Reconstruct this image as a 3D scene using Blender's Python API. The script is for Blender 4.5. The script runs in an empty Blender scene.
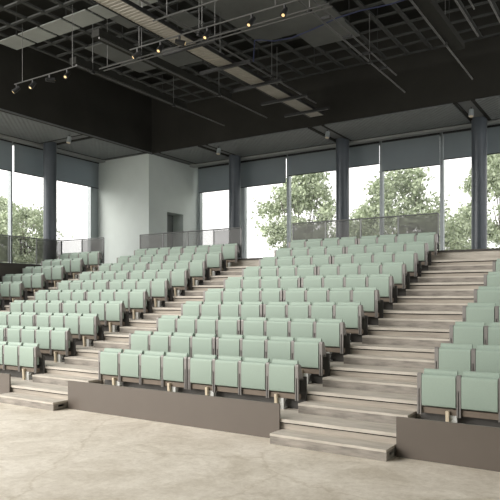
import bpy, bmesh, math, random
from mathutils import Vector, Matrix

C = bpy.context.scene.collection
R = math.radians
rng = random.Random(11)

# ------------------------------------------------------------------ materials
def srgb(r, g, b):
    def f(c):
        c /= 255.0
        return c / 12.92 if c <= 0.04045 else ((c + 0.055) / 1.055) ** 2.4
    return (f(r), f(g), f(b), 1.0)

def mat(name, col, rough=0.6, metal=0.0, var=0.0, scale=(4, 4, 4), detail=4.0, bump=0.0, spec=0.4, col2=None):
    """Principled material whose colour varies with object-space noise."""
    m = bpy.data.materials.new(name); m.use_nodes = True
    nt = m.node_tree; b = nt.nodes['Principled BSDF']
    b.inputs['Roughness'].default_value = rough
    b.inputs['Metallic'].default_value = metal
    b.inputs['Specular IOR Level'].default_value = spec
    b.inputs['Base Color'].default_value = col
    if var > 0 or col2:
        tc = nt.nodes.new('ShaderNodeTexCoord'); mp = nt.nodes.new('ShaderNodeMapping')
        mp.inputs['Scale'].default_value = scale
        nz = nt.nodes.new('ShaderNodeTexNoise'); nz.inputs['Scale'].default_value = 1.0
        nz.inputs['Detail'].default_value = detail; nz.inputs['Roughness'].default_value = 0.62
        rp = nt.nodes.new('ShaderNodeValToRGB')
        rp.color_ramp.elements[0].position = 0.3; rp.color_ramp.elements[1].position = 0.7
        c2 = col2 or tuple(min(1, c * (1 + var)) for c in col[:3]) + (1,)
        c1 = col if col2 else tuple(c * (1 - var) for c in col[:3]) + (1,)
        rp.color_ramp.elements[0].color = c1; rp.color_ramp.elements[1].color = c2
        L = nt.links.new
        L(tc.outputs['Object'], mp.inputs['Vector']); L(mp.outputs['Vector'], nz.inputs['Vector'])
        L(nz.outputs['Fac'], rp.inputs['Fac']); L(rp.outputs['Color'], b.inputs['Base Color'])
        if bump:
            bp = nt.nodes.new('ShaderNodeBump'); bp.inputs['Strength'].default_value = bump; bp.inputs['Distance'].default_value = 0.02
            L(nz.outputs['Fac'], bp.inputs['Height']); L(bp.outputs['Normal'], b.inputs['Normal'])
    return m

def see_through(name, col, clear, rough=0.5, glossy=False, holes=None):
    """Sheet that lets a share of the light straight through (glass pane, perforated metal)."""
    m = bpy.data.materials.new(name); m.use_nodes = True
    nt = m.node_tree; b = nt.nodes['Principled BSDF']; out = nt.nodes['Material Output']
    b.inputs['Base Color'].default_value = col; b.inputs['Roughness'].default_value = rough
    t = nt.nodes.new('ShaderNodeBsdfTransparent'); mx = nt.nodes.new('ShaderNodeMixShader')
    mx.inputs['Fac'].default_value = clear
    nt.links.new(b.outputs['BSDF'], mx.inputs[1]); nt.links.new(t.outputs['BSDF'], mx.inputs[2])
    nt.links.new(mx.outputs['Shader'], out.inputs['Surface'])
    return m

def glow(name, col, strength):
    m = bpy.data.materials.new(name); m.use_nodes = True
    b = m.node_tree.nodes['Principled BSDF']
    b.inputs['Base Color'].default_value = col
    b.inputs['Emission Color'].default_value = col; b.inputs['Emission Strength'].default_value = strength
    return m

M = {}
M['seat'] = mat('seat_green_fabric', (0.345, 0.43, 0.365, 1), 0.62, var=0.05, scale=(60, 60, 60), bump=0.02)
M['seat_back'] = mat('seat_back_green_fabric', (0.345, 0.43, 0.365, 1), 0.62, var=0.05, scale=(60, 60, 60), bump=0.02)
M['steel'] = mat('taupe_steel', srgb(134, 130, 127), 0.45, 0.25, var=0.08, scale=(6, 6, 6))
M['rail'] = mat('brown_steel', srgb(122, 110, 98), 0.5, 0.1, var=0.08, scale=(6, 6, 6))
M['foot'] = mat('beige_steel', srgb(214, 200, 176), 0.45, 0.0, var=0.05)
M['bracket'] = mat('grey_bracket_steel', srgb(222, 224, 222), 0.4, 0.2, var=0.1)
M['tread'] = mat('grey_beige_wood', srgb(176, 169, 158), 0.6, var=0, scale=(2.2, 11, 18), detail=8, bump=0.05, col2=srgb(210, 203, 192))
M['riser'] = mat('taupe_riser_board', srgb(146, 138, 128), 0.6, scale=(0.9, 7, 11), detail=6, col2=srgb(192, 183, 171))
M['riser_box'] = mat('grey_mottled_board', srgb(116, 111, 105), 0.6, scale=(3, 9, 16), detail=8, col2=srgb(164, 157, 148))
M['fascia'] = mat('dark_grey_fascia', srgb(84, 82, 80), 0.55, var=0.12, scale=(3, 3, 3))
M['panel'] = mat('taupe_panel', srgb(102, 94, 87), 0.32, var=0.03, scale=(2, 2, 2))
M['black'] = mat('black_paint', (0.022, 0.022, 0.019, 1), 0.75, var=0.2, scale=(0.6, 0.6, 0.6), spec=0.15)
M['bulk'] = mat('black_board', (0.029, 0.028, 0.024, 1), 0.8, var=0.15, scale=(0.5, 0.5, 0.5), spec=0.12)
M['griddark'] = mat('ceiling_grid_grey', (0.046, 0.048, 0.046, 1), 0.7, var=0.15, spec=0.2)
M['ceilpanel'] = mat('ceiling_panel_grey', (0.115, 0.12, 0.115, 1), 0.7, var=0.12, scale=(1.2, 1.2, 1.2), spec=0.2)
M['reflector'] = mat('pale_reflector', (0.27, 0.285, 0.27, 1), 0.6, var=0.08, scale=(1.5, 1.5, 1.5))
M['darkmetal'] = mat('dark_metal', (0.022, 0.022, 0.022, 1), 0.5, 0.3, var=0.1)
M['pipe'] = mat('grey_pipe', (0.085, 0.085, 0.082, 1), 0.4, 0.4, var=0.1)
M['wire'] = mat('steel_wire', (0.14, 0.14, 0.135, 1), 0.4, 0.4, var=0.1)
M['slat'] = mat('beige_slat', (0.30, 0.28, 0.24, 1), 0.6, var=0.1)
M['cable'] = mat('blue_cable', (0.035, 0.045, 0.11, 1), 0.5, var=0.1)
M['soffit'] = mat('soffit_board', (0.135, 0.14, 0.14, 1), 0.7, var=0.08)
M['soffitpanel'] = mat('ribbed_soffit_metal', (0.145, 0.156, 0.157, 1), 0.6, 0.1, var=0.08)
M['headtrim'] = mat('grey_head_trim', (0.30, 0.31, 0.30, 1), 0.6, var=0.05)
M['white'] = mat('pale_plaster', (0.585, 0.64, 0.615, 1), 0.75, var=0.03, scale=(1.2, 1.2, 1.2))
M['doorleaf'] = mat('grey_door', (0.20, 0.215, 0.205, 1), 0.6, var=0.05)
M['frame'] = mat('grey_aluminium', (0.34, 0.375, 0.385, 1), 0.4, 0.2, var=0.05)
M['blind'] = mat('grey_blind_fabric', (0.32, 0.355, 0.37, 1), 0.8, var=0.05, scale=(1, 1, 1))
def translucent(m, col, fac):
    nt = m.node_tree; b = nt.nodes['Principled BSDF']; out = nt.nodes['Material Output']
    t = nt.nodes.new('ShaderNodeBsdfTranslucent'); t.inputs['Color'].default_value = col
    mx = nt.nodes.new('ShaderNodeMixShader'); mx.inputs['Fac'].default_value = fac
    nt.links.new(b.outputs['BSDF'], mx.inputs[1]); nt.links.new(t.outputs['BSDF'], mx.inputs[2]); nt.links.new(mx.outputs['Shader'], out.inputs['Surface'])
translucent(M['blind'], (0.26, 0.30, 0.32, 1), 0.4)
M['column'] = mat('dark_blue_grey_steel', (0.085, 0.098, 0.113, 1), 0.3, 0.1, var=0.1, scale=(2, 2, 2))
M['railframe'] = mat('grey_rail_steel', (0.16, 0.165, 0.165, 1), 0.45, 0.3, var=0.05)
M['mesh_light'] = see_through('open_steel_mesh', (0.07, 0.072, 0.07, 1), 0.48)
M['mesh_dense'] = see_through('dense_steel_mesh', (0.065, 0.065, 0.062, 1), 0.2)
M['glass'] = see_through('window_glass', (0.9, 0.95, 0.95, 1), 0.95, 0.02)
M['sidewall'] = mat('dark_taupe_wall', srgb(78, 74, 68), 0.7, var=0.08, scale=(1, 1, 1))
M['gallery'] = mat('grey_gallery_floor', srgb(70, 66, 62), 0.6, var=0.1)
M['floor'] = None
M['ground'] = mat('pale_gravel', (0.42, 0.41, 0.37, 1), 0.9, var=0.15, scale=(0.5, 0.5, 0.5))
M['leaf'] = mat('pale_leaf', (0.40, 0.46, 0.315, 1), 0.6, var=0.35, scale=(0.9, 0.9, 0.9))
M['bark'] = mat('grey_bark', (0.14, 0.12, 0.10, 1), 0.9, var=0.3, scale=(3, 3, 8))
M['spot'] = glow('warm_lamp_lens', (1.0, 0.72, 0.36, 1), 0.55)
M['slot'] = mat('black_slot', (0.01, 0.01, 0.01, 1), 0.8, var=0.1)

def floor_material():
    m = bpy.data.materials.new('polished_concrete'); m.use_nodes = True
    nt = m.node_tree; b = nt.nodes['Principled BSDF']; L = nt.links.new
    tc = nt.nodes.new('ShaderNodeTexCoord')
    def noise(scale, detail, rough=0.6, dist=0.0):
        n = nt.nodes.new('ShaderNodeTexNoise'); n.inputs['Scale'].default_value = scale
        n.inputs['Detail'].default_value = detail; n.inputs['Roughness'].default_value = rough
        n.inputs['Distortion'].default_value = dist
        L(tc.outputs['Object'], n.inputs['Vector']); return n
    n1 = noise(1.3, 10, 0.72, 0.5); n2 = noise(11.0, 8, 0.75, 0.2)
    r1 = nt.nodes.new('ShaderNodeValToRGB')
    e = r1.color_ramp.elements
    e[0].position, e[0].color = 0.30, srgb(200, 190, 173)
    e[1].position, e[1].color = 0.62, srgb(238, 231, 218)
    L(n1.outputs['Fac'], r1.inputs['Fac'])
    r2 = nt.nodes.new('ShaderNodeValToRGB')
    r2.color_ramp.elements[0].position, r2.color_ramp.elements[0].color = 0.34, (0.80, 0.775, 0.73, 1)
    r2.color_ramp.elements[1].position, r2.color_ramp.elements[1].color = 0.58, (1, 1, 1, 1)
    L(n2.outputs['Fac'], r2.inputs['Fac'])
    mu = nt.nodes.new('ShaderNodeMix'); mu.data_type = 'RGBA'; mu.blend_type = 'MULTIPLY'; mu.inputs['Factor'].default_value = 0.8
    L(r1.outputs['Color'], mu.inputs['A']); L(r2.outputs['Color'], mu.inputs['B'])
    # hairline cracks
    v = nt.nodes.new('ShaderNodeTexVoronoi'); v.feature = 'DISTANCE_TO_EDGE'; v.inputs['Scale'].default_value = 0.55
    n3 = noise(2.2, 5, 0.65); ad = nt.nodes.new('ShaderNodeMix'); ad.data_type = 'RGBA'; ad.inputs['Factor'].default_value = 0.3
    L(tc.outputs['Object'], ad.inputs['A']); L(n3.outputs['Color'], ad.inputs['B']); L(ad.outputs['Result'], v.inputs['Vector'])
    r3 = nt.nodes.new('ShaderNodeValToRGB')
    r3.color_ramp.elements[0].position, r3.color_ramp.elements[0].color = 0.0, (0.80, 0.77, 0.72, 1)
    r3.color_ramp.elements[1].position, r3.color_ramp.elements[1].color = 0.012, (1, 1, 1, 1)
    L(v.outputs['Distance'], r3.inputs['Fac'])
    m2 = nt.nodes.new('ShaderNodeMix'); m2.data_type = 'RGBA'; m2.blend_type = 'MULTIPLY'; m2.inputs['Factor'].default_value = 0.7
    L(mu.outputs['Result'], m2.inputs['A']); L(r3.outputs['Color'], m2.inputs['B'])
    L(m2.outputs['Result'], b.inputs['Base Color'])
    b.inputs['Roughness'].default_value = 0.5
    return m
M['floor'] = floor_material()

def ribbed(m, scale):
    nt = m.node_tree; b = nt.nodes['Principled BSDF']
    tc = nt.nodes.new('ShaderNodeTexCoord'); w = nt.nodes.new('ShaderNodeTexWave')
    w.bands_direction = 'DIAGONAL'; w.inputs['Scale'].default_value = scale
    bp = nt.nodes.new('ShaderNodeBump'); bp.inputs['Strength'].default_value = 0.5; bp.inputs['Distance'].default_value = 0.03
    nt.links.new(tc.outputs['Object'], w.inputs['Vector']); nt.links.new(w.outputs['Fac'], bp.inputs['Height'])
    nt.links.new(bp.outputs['Normal'], b.inputs['Normal'])
ribbed(M['soffitpanel'], 3.0)

# ------------------------------------------------------------------ mesh helpers
class MB:
    def __init__(self):
        self.bm = bmesh.new()
    def box(self, x0, x1, y0, y1, z0, z1, mi=0):
        v = [self.bm.verts.new((x, y, z)) for z in (z0, z1) for y in (y0, y1) for x in (x0, x1)]
        for f in ((0, 2, 3, 1), (4, 5, 7, 6), (0, 1, 5, 4), (2, 6, 7, 3), (0, 4, 6, 2), (1, 3, 7, 5)):
            fc = self.bm.faces.new([v[i] for i in f]); fc.material_index = mi
        return self
    def prism(self, prof, x0, x1, axis='X'):
        """profile of (y, z) points extruded along X (or (x, z) points along Y)"""
        def P(t, p):
            return (t, p[0], p[1]) if axis == 'X' else (p[0], t, p[1])
        a = [self.bm.verts.new(P(x0, p)) for p in prof]; b = [self.bm.verts.new(P(x1, p)) for p in prof]
        n = len(prof)
        self.bm.faces.new(a); self.bm.faces.new(b[::-1])
        for i in range(n):
            self.bm.faces.new((a[i], b[i], b[(i + 1) % n], a[(i + 1) % n]))
        return self
    def tube(self, p0, p1, r0, r1=None, n=8):
        r1 = r0 if r1 is None else r1
        p0, p1 = Vector(p0), Vector(p1); d = (p1 - p0).normalized()
        u = d.cross(Vector((0, 0, 1)) if abs(d.z) < 0.9 else Vector((1, 0, 0))).normalized(); w = d.cross(u)
        A = []; B = []
        for i in range(n):
            t = 2 * math.pi * i / n; o = u * math.cos(t) + w * math.sin(t)
            A.append(self.bm.verts.new(p0 + o * r0)); B.append(self.bm.verts.new(p1 + o * r1))
        for i in range(n):
            self.bm.faces.new((A[i], A[(i + 1) % n], B[(i + 1) % n], B[i]))
        self.bm.faces.new(A[::-1]); self.bm.faces.new(B)
        return self
    def path(self, pts, r, n=6):
        for a, b in zip(pts[:-1], pts[1:]):
            self.tube(a, b, r, r, n)
        return self
    def bevel(self, w, seg=2, ang=30):
        es = [e for e in self.bm.edges if len(e.link_faces) == 2 and e.calc_face_angle(0) > R(ang)]
        bmesh.ops.bevel(self.bm, geom=es, offset=w, segments=seg, affect='EDGES', profile=0.5)
        return self
    def build(self, name, m, parent=None, smooth=None):
        bmesh.ops.recalc_face_normals(self.bm, faces=self.bm.faces)
        me = bpy.data.meshes.new(name); self.bm.to_mesh(me); self.bm.free()
        for x in (m if isinstance(m, (list, tuple)) else [m]):
            me.materials.append(x)
        if smooth:
            for p in me.polygons: p.use_smooth = True
            me.set_sharp_from_angle(angle=R(smooth))
        o = bpy.data.objects.new(name, me); C.objects.link(o)
        if parent: o.parent = parent
        return o

def tag(o, label, cat, group=None):
    o['label'] = label; o['category'] = cat
    if group: o['group'] = group
    return o

def thing(name, label, cat, loc=(0, 0, 0), group=None):
    o = bpy.data.objects.new(name, None); C.objects.link(o); o.location = loc
    o.empty_display_size = 0.2
    return tag(o, label, cat, group)

def struct(o):
    o['kind'] = 'structure'; return o

def dup(root, loc):
    r = root.copy(); C.objects.link(r); r.location = loc
    for ch in list(root.children):
        c = ch.copy(); C.objects.link(c); c.parent = r
        for g in list(ch.children):
            d = g.copy(); C.objects.link(d); d.parent = c
    return r

ORD = ['', 'first', 'second', 'third', 'fourth', 'fifth', 'sixth', 'seventh', 'eighth', 'ninth', 'tenth']
def ROW(k):
    return {1: 'front row', 10: 'back row'}.get(k, ORD[k] + ' row')

# ------------------------------------------------------------------ layout
EYE = 2.16                     # camera height above the hall floor
RISE, GOING = 0.3095, 0.8709
Y1 = 8.0                       # front edge of the lowest tier
def TZ(k): return 0.31 + (k - 1) * RISE
def TY(k): return Y1 + (k - 1) * GOING
SEAT_Y = 0.648                 # seat face behind its tier edge
GZ = TZ(11); GY = TY(11)       # gallery behind the stand
PADW = 0.472
OFFS = [0, 0.55, 1.10, 1.65, 2.29, 2.84, 3.39, 3.94]
CL, LL, FL, RL = -9.135, -15.624, -19.70, -2.651
XF, YB = -21.25, 23.40         # planes of the two glazed facades
CX, CY = -18.05, 19.90         # corner of the white block
XW = -19.95                    # side wall of the stand

# aisles: (name, left end of half steps, right end)
AISLES = [('right-hand aisle', -4.585, -2.815), ('middle aisle', -11.085, -9.345), ('far left aisle', -17.40, -15.79)]

# ------------------------------------------------------------------ floor, tiers
struct(MB().box(-21.6, 9, -9, 8.6, -0.12, 0.0).build('floor', M['floor']))
for k in range(1, 11):
    b = MB()
    y0, y1 = TY(k), TY(k + 1)
    b.box(XW, 4.0, y0, y1 + 0.06, TZ(k) - 0.05, TZ(k), 0)                      # tread slab
    lo = 0.0 if k == 1 else TZ(k - 1)
    b.box(XW, 4.0, y0 + 0.035, y0 + 0.075, lo, TZ(k) - 0.070, 1)               # riser board behind the nosing
    b.box(XW, 4.0, y0 + 0.028, y0 + 0.075, TZ(k) - 0.070, TZ(k) - 0.05, 2)       # black strip standing in for the shadow gap under the nosing
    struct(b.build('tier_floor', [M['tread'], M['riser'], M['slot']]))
b = MB()
b.box(XW, 4.0, GY, YB, GZ - 0.05, GZ, 0); b.box(XF, XW, 6.0, YB, GZ - 0.10, GZ, 0)
b.box(XW, 4.0, GY + 0.04, GY + 0.09, TZ(10), GZ - 0.05, 1)
struct(b.build('gallery_floor', [M['gallery'], M['tread']]))
struct(MB().box(XW - 0.15, XW, 6.0, YB - 0.2, 0, GZ - 0.10).build('wall_side', M['sidewall']))

# half steps in the aisles
def half_step(x0, x1, k, label, handle):
    y1 = TY(k) + 0.034; y0 = TY(k) - 0.35
    z0 = 0.0 if k == 1 else TZ(k - 1); z1 = TZ(k) - RISE / 2
    cx = (x0 + x1) / 2; hw = (x1 - x0) / 2
    t = thing('half_step', label, 'step', (cx, (y0 + y1) / 2, z0), 'half steps in the aisles')
    hd = (y1 - y0) / 2; h = z1 - z0
    MB().box(-hw, hw, -hd, hd, h - 0.035, h).bevel(0.006, 1).build('tread_board', M['tread'], t)
    bd = MB()
    bd.box(-hw, hw, -hd + 0.008, -hd + 0.03, 0.0, h - 0.035)
    bd.box(-hw, -hw + 0.03, -hd + 0.03, hd, 0.0, h - 0.035)
    if handle:
        # end board around a real hand slot
        ya, yb, za, zb = -0.07, 0.07, h * 0.36, h * 0.60
        e0, e1 = hw - 0.03, hw
        bd.box(e0, e1, -hd + 0.03, hd, 0, za); bd.box(e0, e1, -hd + 0.03, hd, zb, h - 0.035)
        bd.box(e0, e1, -hd + 0.03, ya, za, zb); bd.box(e0, e1, yb, hd, za, zb)
        MB().box(e0 - 0.02, e0 - 0.005, ya - 0.03, yb + 0.03, za - 0.01, zb + 0.01).build('hand_slot', M['slot'], t)
    else:
        bd.box(hw - 0.03, hw, -hd + 0.03, hd, 0.0, h - 0.035)
    bd.build('body', M['riser_box'] if 'riser_box' in M else M['tread'], t)
for nm, x0, x1 in AISLES:
    for k in range(1, 11):
        if nm.startswith('far') and k < 6: continue
        if nm.startswith('middle') and k > 9 and False: continue
        where = 'lowest' if k == 1 else ('topmost' if k == 10 else ORD[k] + ' from the bottom')
        half_step(x0, x1, k, 'pale grey wooden half step, %s in the %s' % (where, nm), k == 1)

# ------------------------------------------------------------------ panels in front of the rows
BLOCKS = {'central': (CL, 8, 4.40), 'left': (LL, 8, 4.40), 'far left': (FL, 4, 2.11), 'right': (RL, 4, 2.11)}
for bn, (x0, n, w) in BLOCKS.items():
    a, c = x0 - 0.165, x0 + w + 0.13
    if bn == 'far left': a = XW + 0.02
    if bn == 'right': c = 3.9; a = -2.79
    ak = x0 - 0.08 if bn != 'far left' else a
    for k in range(1, 11):
        if bn == 'far left' and k < 6: continue
        if bn == 'right' and k > 8: continue
        if k == 1:
            p = MB().box(a, c, -0.035, -0.003, 0.0, 0.54).bevel(0.004, 1).build('front_panel', M['panel'])
            p.location = (0, Y1, 0)
            tag(p, {'central': 'long taupe panel standing before the front row of the central block',
                    'left': 'taupe panel before the front row left of the middle aisle',
                    'right': 'darker taupe panel before the front row right of the steps'}[bn], 'panel', 'low panels before the front rows')
        else:
            p = MB().box(ak, c, -0.03, -0.003, -RISE + 0.002, 0.23).build('upstand_panel', M['fascia'])
            p.location = (0, TY(k), TZ(k))
            tag(p, 'dark grey upstand panel at the feet of the %s in the %s block' % (ROW(k), bn), 'panel', 'dark upstand panels between rows')

# ------------------------------------------------------------------ seats
def rounded(prof_lo, prof_hi): return prof_lo + prof_hi
def make_seat(sides):
    t = thing('auditorium_seat', '', 'seat')
    hw = PADW / 2
    # folded-up seat pan: upright cushion with a rolled top edge
    prof = [(0.0, 0.325), (0.012, 0.298), (0.04, 0.286), (0.075, 0.29), (0.085, 0.32), (0.085, 0.70)]
    for i in range(0, 7):
        a = R(20 + i * 160 / 6); prof.append((0.0425 + 0.0425 * math.cos(a), 0.702 + 0.042 * math.sin(a)))
    prof += [(0.0, 0.69)]
    MB().prism(prof, -hw, hw).bevel(0.008, 2, 50).build('seat_pan', M['seat'], t, 40)
    # backrest behind, a little higher, leaning back
    prof = [(0.092, 0.34), (0.098, 0.74), (0.103, 0.775), (0.118, 0.80), (0.140, 0.808), (0.160, 0.795), (0.168, 0.77), (0.150, 0.34)]
    MB().prism(prof, -hw, hw).bevel(0.008, 2, 50).build('backrest', M['seat_back'], t, 40)
    for s in sides:                     # the stanchion at the seat's right; the first seat of a bench has one at its left too
        xc = s * 0.275
        f = MB().box(xc - 0.029, xc - 0.009, 0.012, 0.046, 0.165, 0.54).box(xc + 0.009, xc + 0.029, 0.012, 0.046, 0.165, 0.54).box(xc - 0.009, xc + 0.009, 0.030, 0.044, 0.165, 0.54).build('side_frame', M['steel'], t)
        ap = [(0.010, 0.53), (0.010, 0.725), (0.022, 0.748), (0.065, 0.752), (0.105, 0.73), (0.182, 0.53), (0.185, 0.495), (0.17, 0.48), (0.12, 0.535), (0.06, 0.515)]
        MB().prism(ap, xc - 0.030, xc + 0.030).bevel(0.004, 1, 30).build('armrest', M['steel'], f)
    return t
PROTO = {False: make_seat((1,)), True: make_seat((-1, 1))}

def make_beam():
    t = thing('seat_support', '', 'seat support')
    MB().box(-1.13, 1.13, 0.048, 0.115, 0.185, 0.268).bevel(0.006, 1).build('rail', M['rail'], t)
    for x in (-0.70, 0.72):
        f = MB().prism([(0.0, 0.0), (0.05, 0.0), (0.035, 0.182), (0.046, 0.182), (0.046, 0.245), (-0.014, 0.245)], x - 0.022, x + 0.022).build('foot', M['foot'], t)
        g = MB()
        g.prism([(0.05, 0.0), (0.19, 0.0), (0.19, 0.03), (0.08, 0.03), (0.08, 0.15), (0.17, 0.15), (0.17, 0.182), (0.05, 0.182)], x + 0.025, x + 0.12)
        g.prism([(0.08, 0.03), (0.11, 0.03), (0.17, 0.15), (0.14, 0.15)], x + 0.04, x + 0.10)
        g.build('bracket', M['bracket'], f)
    return t
beam0 = make_beam()

used = {False: False, True: False, 'beam': False}
def place_seat(x, k, label, group, first):
    loc = (x, TY(k) + SEAT_Y, TZ(k))
    if not used[first]:
        o = PROTO[first]; o.location = loc; used[first] = True
    else:
        o = dup(PROTO[first], loc)
    o['label'] = label; o['group'] = group
def place_beam(x, k, label):
    loc = (x, TY(k) + SEAT_Y, TZ(k))
    if not used['beam']:
        o = beam0; o.location = loc; used['beam'] = True
    else:
        o = dup(beam0, loc)
    o['label'] = label; o['group'] = 'beams under the seats'

for bn, (x0, n, w) in BLOCKS.items():
    for k in range(1, 11):
        y = TY(k) + SEAT_Y
        xmin = -1.433 * y - 1.9
        xmax = -0.185 * y + 0.75
        for u in range(n // 4):
            shown = 0
            for j in range(4):
                i = u * 4 + j
                xa = x0 + OFFS[i]
                if xa + PADW < xmin or xa > xmax: continue
                shown += 1
                if bn == 'right':
                    pos = ORD[i + 1] + ' from the left end'
                elif bn == 'central':
                    pos = (ORD[i + 1] + ' from the left end') if i < 4 else (ORD[8 - i] + ' from the right end')
                else:
                    pos = ORD[n - i] + ' from the right end'
                pos = pos.replace('first from the', 'at the')
                place_seat(xa + 0.232, k, 'folded pale green seat %s, %s of the %s block' % (pos, ROW(k), bn), 'pale green seats, %s block' % bn, j == 0)
            if shown:
                half = '' if n == 4 else (' left half,' if u == 0 else ' right half,')
                place_beam(x0 + OFFS[u * 4] + 1.055, k, 'brown beam on beige feet,%s %s of the %s block' % (half, ROW(k), bn))

# ------------------------------------------------------------------ railings on the gallery edge
def railing(label, runs):
    """runs: list of (p0, p1, [dense flags])"""
    t = thing('railing', label, 'railing', (runs[0][0][0], runs[0][0][1], GZ), 'mesh railings on the gallery edge')
    ox, oy = runs[0][0]
    H = 1.02
    for (p0, p1, flags) in runs:
        a = Vector((p0[0] - ox, p0[1] - oy, 0)); b_ = Vector((p1[0] - ox, p1[1] - oy, 0))
        d = b_ - a; n = len(flags); al = d.normalized(); nr = Vector((-al.y, al.x, 0)) * 0.006
        up = Vector((0, 0, 1))
        for i, dense in enumerate(flags):
            q0 = a + d * (i / n) + al * 0.02; q1 = a + d * ((i + 1) / n) - al * 0.02
            m = MB(); bm = m.bm
            vs = [bm.verts.new(v) for v in (q0 - nr + up * 0.05, q1 - nr + up * 0.05, q1 - nr + up * (H - 0.03), q0 - nr + up * (H - 0.03))]
            bm.faces.new(vs)
            m.build('mesh_panel', M['mesh_dense'] if dense else M['mesh_light'], t)
        for i in range(n + 1):
            q = a + d * (i / n)
            MB().box(q.x - 0.018, q.x + 0.018, q.y - 0.018, q.y + 0.018, 0, H).build('post', M['railframe'], t)
        tr = MB().tube(a + up * H, b_ + up * H, 0.022, None, 8)
        tr.tube(a + up * 0.05, b_ + up * 0.05, 0.014, None, 6)
        tr.build('top_rail', M['railframe'], t)
    return t
railing('grey mesh railing behind the back row of the central block', [((-9.20, GY + 0.05), (-4.68, GY + 0.05), [1, 0, 0, 1])])
railing('grey mesh railing behind the back row of the left block', [((-15.63, GY + 0.05), (-11.14, GY + 0.05), [1, 0, 0, 1])])
railing('cornered mesh railing along the far left side of the stand', [((-17.53, GY + 0.05), (XW, GY + 0.05), [1, 0]), ((XW, GY + 0.05), (XW, 7.0), [1, 0, 1, 0, 1, 0, 1, 0])])

# ------------------------------------------------------------------ white corner block with its doorway
SZ = 8.38                      # soffit height
b = MB()
b.box(XF, CX, CY, CY + 0.2, GZ, SZ)                       # face towards the hall
d0, d1, dh = 21.11, 22.26, GZ + 2.57
b.box(CX - 0.2, CX, CY + 0.2, d0, GZ, SZ); b.box(CX - 0.2, CX, d1, YB, GZ, SZ); b.box(CX - 0.2, CX, d0, d1, dh, SZ)
b.box(CX - 0.62, CX - 0.2, d0 - 0.12, d0, GZ, dh + 0.1); b.box(CX - 0.62, CX - 0.2, d1, d1 + 0.12, GZ, dh + 0.1)
b.box(CX - 0.62, CX - 0.2, d0, d1, dh, dh + 0.1)
struct(b.build('wall_left', M['white']))
dr = struct(MB().box(CX - 0.68, CX - 0.63, d0 - 0.1, d1 + 0.1, GZ, dh + 0.05).build('door_1', M['doorleaf']))
MB().tube((CX - 0.60, d0 + 0.12, GZ + 1.05), (CX - 0.60, d0 + 0.26, GZ + 1.05), 0.012).build('door_handle', M['pipe'], dr)

# ------------------------------------------------------------------ glazed facades
wn = [0]
def window(axis, a, c, frame_l=0.035, frame_r=0.035):
    wn[0] += 1
    b = MB(); z0, z1 = GZ, SZ + 0.02
    P = (lambda s0, s1, d0, d1, e0, e1: b.box(s0, s1, YB + d0, YB + d1, e0, e1)) if axis == 'X' else \
        (lambda s0, s1, d0, d1, e0, e1: b.box(XF - d1, XF - d0, s0, s1, e0, e1))
    P(a, a + frame_l, -0.08, 0.12, z0, z1); P(c - frame_r, c, -0.08, 0.12, z0, z1)
    P(a + frame_l, c - frame_r, -0.04, 0.10, z0, z0 + 0.10); P(a + frame_l, c - frame_r, -0.04, 0.10, z1 - 0.16, z1)
    w = struct(b.build('window_%d' % wn[0], M['frame']))
    b = MB()
    if axis == 'X': b.box(a + frame_l, c - frame_r, YB + 0.03, YB + 0.04, z0 + 0.1, z1 - 0.16)
    else: b.box(XF - 0.04, XF - 0.03, a + frame_l, c - frame_r, z0 + 0.1, z1 - 0.16)
    b.build('pane', M['glass'], w)
def blind(axis, a, c, bottom, label):
    t = thing('roller_blind', label, 'blind', ((a + c) / 2, YB - 0.20, bottom) if axis == 'X' else (XF + 0.20, (a + c) / 2, bottom), 'grey roller blinds on the windows')
    h = SZ - 0.05 - bottom; hw = (c - a) / 2
    def bx(s, d, e):
        m = MB()
        m.box(s[0], s[1], d[0], d[1], e[0], e[1]) if axis == 'X' else m.box(d[0], d[1], s[0], s[1], e[0], e[1])
        return m
    bx((-hw, hw), (-0.004, 0.004), (0.02, h)).build('fabric', M['blind'], t)
    bx((-hw, hw), (-0.012, 0.012), (0.0, 0.03)).build('bottom_bar', M['darkmetal'], t)
    bx((-hw, hw), (-0.05, 0.05), (h - 0.08, h)).build('roller_box', M['darkmetal'], t)
BX = [CX + 0.04, -15.43, -13.05, -10.67, -8.79, -6.40, -4.00, -1.60]
BB = [4.93, 4.95, 5.22, 5.26, 4.95, 5.12, 5.13]
BN = ['beside the white corner wall', 'second from the white corner wall', 'short one, third from the white corner wall',
      'short one just right of the central column', 'wide one above the central railing end', 'left of the rightmost column', 'right of the rightmost column']
for i in range(7):
    window('X', BX[i], BX[i + 1], {0: 0.14, 1: 0.11}.get(i, 0.06), {0: 0.16}.get(i, 0.06))
    blind('X', BX[i] + {0: 0.16, 1: -0.12}.get(i, 0.10), BX[i + 1] - (0.03 if i else 0.16), BB[i] + EYE, 'grey roller blind %s' % BN[i] if i else 'grey roller blind of the back window beside the white corner wall')
LY = [10.4, 12.9, 15.30, 17.45, 19.90]
LN = ['frontmost along the left glazing', 'second along the left glazing', 'just before the left column', 'between the left column and the white wall']
for i in range(4):
    window('Y', LY[i], LY[i + 1], 0.035, 0.45 if i == 3 else 0.035)
    if i > 0:
        blind('Y', LY[i] + (0.03 if i < 3 else -0.25), LY[i + 1] - (0.10 if i != 2 else 0.28), 4.95 + EYE, 'grey roller blind on the left glazing, %s' % ['', 'leftmost in view', 'just before the left column', 'beside the white wall'][i])

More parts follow.
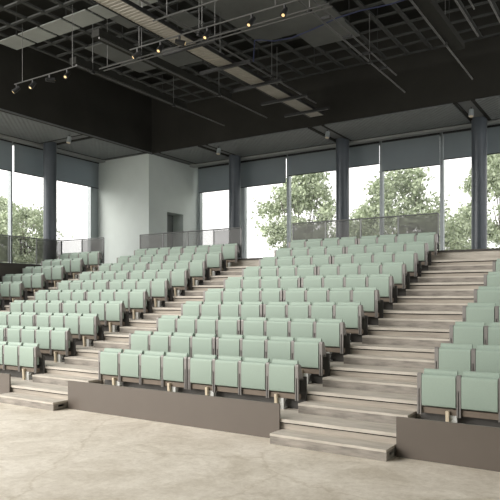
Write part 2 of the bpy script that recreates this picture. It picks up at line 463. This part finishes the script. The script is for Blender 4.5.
# round columns
for (x, y) in ((-4.83, 22.36), (-10.03, 22.36), (-15.21, 22.36), (-20.28, 16.45)):
    b = MB().tube((0, 0, 0), (0, 0, SZ - GZ + 0.02), 0.26, None, 32)
    b.tube((0, 0, 2.35), (0, 0, 2.37), 0.266, None, 32)
    o = struct(b.build('column', M['column'], None, 40)); o.location = (x, y, GZ)
    o['label'] = 'dark round steel column before the glazing'

# ------------------------------------------------------------------ soffit, black hall ceiling
RY0 = 8.4                      # the dark ceiling starts above the stand's foot
b = MB(); b.box(CX - 0.02, 4.5, 20.0, YB + 0.15, SZ + 0.02, SZ + 0.14); b.box(XF - 0.15, CX + 0.05, 6.0, YB + 0.15, SZ + 0.02, SZ + 0.14)
struct(b.build('ceiling_soffit', M['soffit']))
def soffit_panel(x0, x1, y0, y1, label):
    p = MB().box(x0, x1, y0, y1, -0.03, 0.018).bevel(0.01, 1).build('ceiling_panel', M['soffitpanel'])
    p.location = (0, 0, SZ); tag(p, label, 'ceiling panel', 'ribbed soffit panels')
    q = MB()
    q.box(x0 - 0.13, x1 + 0.13, y1 + 0.01, y1 + 0.11, -0.02, 0.018); q.box(x1 + 0.01, x1 + 0.13, y0, y1 + 0.01, -0.02, 0.018)
    q.box(x0 - 0.13, x0 - 0.01, y0, y1 + 0.01, -0.02, 0.018)
    q.build('shadow_joint', M['black'], p)  # black strips painted as the recess shadow round the panel
cols = [-4.83, -10.03, -15.21]
soffit_panel(-14.95, -10.40, 20.05, 22.55, 'ribbed grey soffit panel between the two columns left of centre')
soffit_panel(-9.70, -5.15, 20.05, 22.55, 'ribbed grey soffit panel before the central windows')
soffit_panel(-4.45, 0.9, 20.05, 22.55, 'ribbed grey soffit panel at the right edge')
soffit_panel(-17.5, -15.50, 20.05, 22.55, 'short ribbed grey soffit panel beside the white wall')
def soffit_panel_left(y0, y1, label):
    p = MB().box(-20.5, CX - 0.02, y0, y1, -0.03, 0.018).bevel(0.01, 1).build('ceiling_panel', M['soffitpanel'])
    p.location = (0, 0, SZ); tag(p, label, 'ceiling panel', 'ribbed soffit panels')
    q = MB(); q.box(-20.63, -20.51, y0 - 0.13, y1 + 0.13, -0.02, 0.018); q.box(-20.51, CX - 0.03, y1 + 0.01, y1 + 0.13, -0.02, 0.018); q.box(-20.51, CX - 0.03, y0 - 0.13, y0 - 0.01, -0.02, 0.018)
    q.build('shadow_joint', M['black'], p)  # recess shadow drawn as black strips, as on the back soffit
soffit_panel_left(11.7, 16.10, 'ribbed grey soffit panel before the left column')
soffit_panel_left(16.75, 19.55, 'ribbed grey soffit panel between the left column and white wall')

CEZ = 11.3
struct(MB().box(CX, 4.5, RY0, 20.1, CEZ, CEZ + 0.1).build('ceiling', M['black']))
b = MB().box(CX - 0.02, CX + 0.08, RY0, 20.1, SZ - 0.02, CEZ); b.box(CX + 0.08, CX + 0.11, RY0, 20.0, SZ - 0.02, SZ + 0.03, 1)
struct(b.build('wall_upper_left', [M['bulk'], M['soffit']]))
b = MB().box(CX + 0.08, 4.5, 19.99, 20.1, SZ + 0.01, CEZ)
struct(b.build('wall_upper_back', M['bulk']))

struct(MB().box(CX + 0.02, 4.5, 22.70, 23.02, SZ - 0.09, SZ + 0.019).build('trim_1', M['headtrim']))
struct(MB().box(-20.98, -20.68, 8.5, CY - 0.02, SZ - 0.09, SZ + 0.019).build('trim_2', M['headtrim']))

def soffit_spot(x, y, label):
    t = thing('soffit_spotlight', label, 'spotlight', (x, y, SZ - 0.03), 'spotlights under the soffit')
    MB().tube((0, 0, -0.10), (0, 0, 0.0), 0.02).build('stem', M['darkmetal'], t)
    MB().tube((0, -0.03, -0.30), (0, 0.03, -0.08), 0.085, 0.075, 16).build('lamp_head', M['frame'], t, 40)
    MB().tube((0, -0.033, -0.312), (0, -0.03, -0.30), 0.068, 0.07, 16).build('lens', M['foot'], t)
soffit_spot(-14.75, 20.5, 'small grey spotlight under the soffit near the leftmost back column')
soffit_spot(-9.85, 20.6, 'small grey spotlight under the soffit before the central column')
soffit_spot(-4.72, 20.7, 'small grey spotlight under the soffit before the rightmost column')
soffit_spot(-18.5, 15.9, 'small grey spotlight under the left soffit above the left column')

# suspended grid of square cells
G = 9.76; P_ = 0.73; GX0, GY0 = -6.20, 15.88
xs = [GX0 + P_ * i for i in range(-13, 9)]; ys = [GY0 + P_ * j for j in range(-9, 5)]
b = MB()
for x in xs: b.box(x - 0.055, x + 0.055, max(ys[0], RY0 + 0.1), ys[-1], G, G + 0.05)
for y in ys: b.box(xs[0], xs[-1], y - 0.045, y + 0.045, G + 0.004, G + 0.046)
for i in range(0, len(xs), 3):
    for j in range(0, len(ys), 3):
        b.tube((xs[i], ys[j], G + 0.04), (xs[i], ys[j], CEZ + 0.02), 0.012, None, 5)
tag(b.build('ceiling_grid', M['griddark']), 'dark grey square grid hung below the black ceiling', 'ceiling grid')
def ceil_panel(x0, x1, y0, y1, z, label, m='ceilpanel', group='flat panels in the ceiling grid'):
    o = MB().box(x0, x1, y0, y1, 0, 0.03).build('ceiling_panel', M[m]); o.location = (0, 0, z); tag(o, label, 'ceiling panel', group)
ceil_panel(-9.6, -6.85, 11.0, 15.45, G - 0.045, 'largest flat grey ceiling panel, right of the slatted tray')
ceil_panel(-8.39, -6.90, 15.46, 16.6, G - 0.045, 'grey ceiling panel behind the largest one')
ceil_panel(-5.6, -4.1, 12.0, 15.2, G - 0.045, 'grey ceiling panel between the two right-hand pipe runs')
ceil_panel(-14.3, -13.55, 12.9, 15.3, G - 0.045, 'narrow grey ceiling panel behind the row of pale panels')
ceil_panel(-13.0, -11.0, 14.4, 15.6, G - 0.045, 'wide grey ceiling panel left of the slatted tray')
ceil_panel(-12.2, -11.35, 11.9, 12.6, G - 0.045, 'small grey ceiling panel just left of the slatted tray')
ceil_panel(-10.9, -10.2, 12.6, 13.5, G - 0.045, 'small grey ceiling panel above the slatted tray')
for i, w in enumerate(['leftmost of the pale row', 'second of the pale row from the left', 'third of the pale row from the left', 'fourth of the pale row from the left', 'fifth of the pale row from the left', 'last of the pale row, nearest the slatted tray']):
    x = -16.07 + i * 0.965
    ceil_panel(x, x + 0.86, 11.12, 11.80, G - 0.08, 'pale square ceiling panel, ' + w, 'reflector', 'row of pale ceiling panels')

# pipes and rails under the ceiling
TP = 8.46
def hangers(b, pts, z, top=G, r=0.008):
    for x, y in pts: b.tube((x, y, z), (x, y, top), r, None, 5)
def pipe_run(label, x, yend, beam_dx=0.0, ybeg=RY0 + 0.15, dz=0.0, double=False, beam_w=0.2):
    t = thing('lighting_pipe', label, 'pipe', (x, ybeg, TP + dz), 'pipe runs under the ceiling')
    L = yend - ybeg
    MB().tube((0, 0, 0), (0, L, 0), 0.024, None, 8).build('pipe', M['pipe'], t, 40)
    if double:
        MB().tube((0.22, 0, 0.05), (0.22, L - 1.4, 0.05), 0.02, None, 8).build('pipe', M['pipe'], t, 40)
        for i in range(int((L - 1.4) / 1.2)): MB().box(-0.02, 0.24, i * 1.2 + 0.4, i * 1.2 + 0.45, -0.01, 0.06).build('cross_tie', M['darkmetal'], t)
    if beam_dx:
        MB().box(min(0, beam_dx), max(0, beam_dx), 0, L - 2.2, 0.06, 0.24).build('beam', M['black'], t)
    for yy in (L - 2.9, L - 6.4):
        if yy > 0: MB().tube((0, yy, 0.0), (0, yy, G - TP - dz + 0.05), 0.010, None, 5).build('hanger', M['wire'], t)
        if yy > 0: MB().box(-0.04, 0.04, yy - 0.05, yy + 0.05, -0.05, 0.05).build('clamp', M['darkmetal'], t)
pipe_run('leftmost long pipe under the ceiling with a dark beam beside it', -12.98, 18.4, -0.26, ybeg=11.4)
pipe_run('long grey pipe left of the slatted tray', -11.14, 18.4, -0.26, ybeg=10.5)
pipe_run('thin pipe close along the right edge of the slatted tray', -9.19, 18.35, dz=0.16)
pipe_run('double pipe run right of the large grey ceiling panel', -6.17, 18.4, 0.0, double=True)
pipe_run('long pipe and dark beam near the right edge of the ceiling', -4.15, 18.35, 0.30)
pipe_run('short pipe run at the upper right corner', -3.35, 15.4, double=True)
pipe_run('second short pipe run at the upper right corner', -2.75, 15.3)

# slatted tray
t = thing('slatted_tray', 'long beige slatted tray hung under the ceiling', 'tray', (-9.72, RY0 + 0.2, 8.56))
L = 19.45 - RY0 - 0.2
b = MB(); y = 0.0
while y < L: b.box(-0.26, 0.26, y, y + 0.095, 0, 0.02); y += 0.12
b.build('slats', M['slat'], t)
MB().box(-0.29, -0.262, 0, L, -0.02, 0.07).build('side_rail', M['darkmetal'], t)
MB().box(0.262, 0.29, 0, L, -0.02, 0.07).build('side_rail', M['darkmetal'], t)
for yy in (12.2, 13.8, 15.5, 17.1, 18.66):
    o = MB().box(-0.85, 0.85, -0.04, 0.04, -0.11, -0.03).build('cross_bar', M['darkmetal'], t); o.location = (0, yy - RY0 - 0.2, 0)
for yy in (10.0, 13.0, 16.0):
    MB().tube((0.27, yy - RY0, 0), (0.27, yy - RY0, G - 8.5), 0.01, None, 5).build('hanger', M['wire'], t)

# cross rails with spotlights
def cross_rail(label, x0, x1, y, z, wires=(), double=False):
    t = thing('track_rail', label, 'rail', (x0, y, z), 'cross rails under the ceiling')
    L = x1 - x0
    MB().tube((0, 0, 0), (L, 0, 0), 0.018, None, 8).build('rail', M['pipe'], t, 40)
    if double: MB().tube((0, 0.16, 0), (L, 0.16, 0), 0.018, None, 8).build('rail', M['pipe'], t, 40)
    for w in wires:
        MB().tube((w - x0, 0, 0), (w - x0, 0, G - z + 0.02), 0.007, None, 5).build('hanger', M['wire'], t)
RZ = 8.16; RYY = 10.9
cross_rail('short spotlight rail at the upper left, hung on two wires', -14.95, -12.35, RYY, RZ, (-14.6, -12.55))
cross_rail('long spotlight rail crossing below the slatted tray', -10.5, -5.6, RYY, RZ, (-10.2, -8.3, -6.4))
cross_rail('twin cross rail behind the long spotlight rail', -12.5, -5.6, 11.8, TP - 0.075, (-12.2, -8.6), True)
cross_rail('cross rail in front of the long spotlight rail', -9.3, -6.9, 10.4, TP - 0.075, (-8.9, -7.4))
def track_spot(x, dirn, label):
    t = thing('track_spotlight', label, 'spotlight', (x, RYY, RZ), 'spotlights on the cross rails')
    d = Vector(dirn).normalized(); p = Vector((0, 0, -0.16))
    MB().box(-0.02, 0.02, -0.02, 0.02, -0.17, -0.019).build('bracket', M['darkmetal'], t)
    MB().tube(p - d * 0.10, p + d * 0.13, 0.05, 0.065, 14).build('lamp_head', M['darkmetal'], t, 40)
    MB().tube(p + d * 0.128, p + d * 0.136, 0.034, 0.034, 14).build('lens', M['spot'], t)
W4 = ['at the left end of the short rail', 'second from the left on the short rail', 'third from the left on the short rail', 'at the right end of the short rail']
for i, (x, dv) in enumerate([(-14.85, (-0.5, -0.5, -0.6)), (-14.15, (-0.1, -0.6, -0.8)), (-13.45, (0.5, 0.8, 0.1)), (-12.75, (0.2, -0.7, -0.7))]):
    track_spot(x, dv, 'small dark spotlight ' + W4[i])
W5 = ['at the left end of the long rail', 'second from the left on the long rail', 'third from the left on the long rail', 'fourth from the left on the long rail', 'fifth from the left on the long rail', 'at the right end of the long rail']
for i, (x, dv) in enumerate([(-10.25, (-0.6, -0.5, -0.6)), (-9.52, (0.0, -0.6, -0.8)), (-8.95, (0.7, 0.6, -0.2)), (-8.15, (-0.1, -0.6, -0.8)), (-6.98, (-0.2, -0.6, -0.8)), (-6.18, (0.1, -0.6, -0.8))]):
    track_spot(x, dv, 'small dark spotlight ' + W5[i])

# sagging blue cable
pts = [(-9.55, 15.0, 9.0), (-9.5, 15.0, 9.62), (-9.3, 15.0, 9.58), (-8.8, 14.95, 9.42), (-8.2, 14.9, 9.36), (-7.5, 14.85, 9.42), (-6.8, 14.85, 9.55), (-6.2, 14.9, 9.6), (-5.4, 14.95, 9.58), (-4.6, 15.0, 9.64)]
tag(MB().path(pts, 0.018).build('hanging_cable', M['cable'], None, 60), 'thin blue cable sagging below the large grey ceiling panel', 'cable')

# ------------------------------------------------------------------ outdoors
struct(MB().box(-80, 60, YB + 0.6, 90, -0.3, -0.2).build('ground', M['ground']))
struct(MB().box(-90, XF - 0.5, -40, YB + 0.6, -0.3, -0.2).build('ground', M['ground']))

def tree(x, y, cz, rx, ry, rz, n, seed, label):
    r = random.Random(seed)
    t = thing('tree', label, 'tree', (x, y, -0.2), 'trees beyond the glazing')
    b = MB(); h = cz + 0.2
    b.tube((0, 0, 0), (0.1, 0.0, h * 0.62), 0.20, 0.12, 10)
    for i in range(9):
        a = r.uniform(0, 6.28); e = r.uniform(0.3, 0.9)
        z = h * r.uniform(0.42, 0.62)
        b.tube((0.08, 0, z), (math.cos(a) * rx * e * 0.75, math.sin(a) * ry * e * 0.75, h + rz * r.uniform(-0.3, 0.6)), 0.06, 0.015, 6)
    b.build('trunk', M['bark'], t)
    # leaf clumps
    bm = bmesh.new(); clumps = []
    for i in range(70):
        while True:
            v = Vector((r.uniform(-1, 1), r.uniform(-1, 1), r.uniform(-1, 1)))
            if 0.25 < v.length < 1: break
        clumps.append((Vector((v.x * rx, v.y * ry, v.z * rz)), r.uniform(0.3, 0.62)))
    for i in range(n):
        c, s = clumps[r.randrange(len(clumps))]
        p = c + Vector((r.gauss(0, 1), r.gauss(0, 1), r.gauss(0, 0.8))) * s * 0.55
        p.z += h
        a = Vector((r.gauss(0, 1), r.gauss(0, 1), r.gauss(0, 1))).normalized()
        q = a.cross(Vector((r.gauss(0, 1), r.gauss(0, 1), r.gauss(0, 1)))).normalized()
        w = r.uniform(0.045, 0.085); l = w * 1.7
        bm.faces.new([bm.verts.new(p - a * l), bm.verts.new(p + q * w), bm.verts.new(p + a * l), bm.verts.new(p - q * w)])
    me = bpy.data.meshes.new('crown'); bm.to_mesh(me); bm.free(); me.materials.append(M['leaf'])
    o = bpy.data.objects.new('crown', me); C.objects.link(o); o.parent = t
TREES = [
    (-16.43, 31.0, 7.0, 2.5, 2.0, 2.7, 9000, 'leafy tree behind the two windows left of centre'),
    (-15.44, 37.5, 5.9, 1.9, 1.8, 2.0, 5000, 'lower leafy tree just right of the central column'),
    (-11.12, 32.5, 6.8, 2.0, 1.9, 2.4, 8000, 'round leafy tree behind the window over the central railing end'),
    (-9.62, 38.0, 5.6, 1.9, 1.8, 2.0, 5000, 'pale leafy tree left of the rightmost column'),
    (-5.65, 31.5, 7.0, 1.7, 1.8, 2.7, 7000, 'leafy tree at the right edge behind the rightmost column'),
    (-33.5, 25.2, 5.8, 2.0, 2.0, 2.5, 7000, 'leafy tree behind the left glazing beside the left column'),
    (-38.6, 26.6, 6.9, 2.1, 2.0, 2.7, 7000, 'leafy tree at the left edge behind the left glazing'),
]
for i, (x, y, cz, rx, ry, rz, n, lb) in enumerate(TREES):
    tree(x, y, cz, rx, ry, rz, n, 100 + i, lb)

# ------------------------------------------------------------------ unseen roof, walls and glazing added to shape the light
struct(MB().box(-10.2, 5.0, -9, RY0 - 0.02, 9.6, 9.7).build('ceiling_front_shade', M['bulk']))  # unseen roof piece added to shade the right-hand side
struct(MB().box(5.0, 5.15, -9, 9.0, 0, 9.7).build('wall_right_added', M['white']))  # unseen wall added to block sky light from the right, pale for bounce
for i, y in enumerate((9.0, 11.9, 14.8, 17.7, 20.6)):        # unseen glazing, added to light the right-facing sides
    b = MB()
    b.box(4.98, 5.16, y, y + 0.07, 0, SZ); b.box(4.98, 5.16, y + 2.83, y + 2.9, 0, SZ); b.box(5.0, 5.14, y + 0.07, y + 2.83, 0, 0.1)
    b.box(5.0, 5.14, y + 0.07, y + 2.83, SZ - 0.16, SZ)
    w = struct(b.build('window_%d' % (wn[0] + 1 + i), M['frame']))
    MB().box(5.06, 5.07, y + 0.07, y + 2.83, 0.1, SZ - 0.16).build('pane', M['glass'], w)
struct(MB().box(-8.5, 5.0, -9.15, -9, 0, 9.7).build('wall_front_added', M['white']))  # unseen wall added behind the viewer to keep sky light out

# ------------------------------------------------------------------ light and camera
w = bpy.data.worlds.new('overcast_sky'); bpy.context.scene.world = w; w.use_nodes = True
bg = w.node_tree.nodes['Background']
bg.inputs['Color'].default_value = (1.0, 0.99, 0.965, 1); bg.inputs['Strength'].default_value = 1.6
sd = bpy.data.lights.new('sun', 'SUN'); sd.energy = 2.9; sd.angle = R(50); sd.color = (1.0, 0.96, 0.90)
so = bpy.data.objects.new('sun', sd); C.objects.link(so)
so.rotation_euler = Vector((0.52, 0.62, -0.44)).to_track_quat('-Z', 'Y').to_euler()

cd = bpy.data.cameras.new('camera'); cam = bpy.data.objects.new('camera', cd); C.objects.link(cam)
cd.sensor_width = 36.0; cd.lens = 609.70 / 500 * 36.0
cd.shift_y = 46.35 / 500
cam.location = (0, 0, EYE); cam.rotation_euler = (R(90), 0, R(32.79))
cd.clip_end = 300
sc = bpy.context.scene; sc.camera = cam
sc.view_settings.view_transform = 'Standard'; sc.view_settings.look = 'None'
sc.view_settings.gamma = 1.0; sc.view_settings.exposure = 0.34
sc.view_settings.use_curve_mapping = False
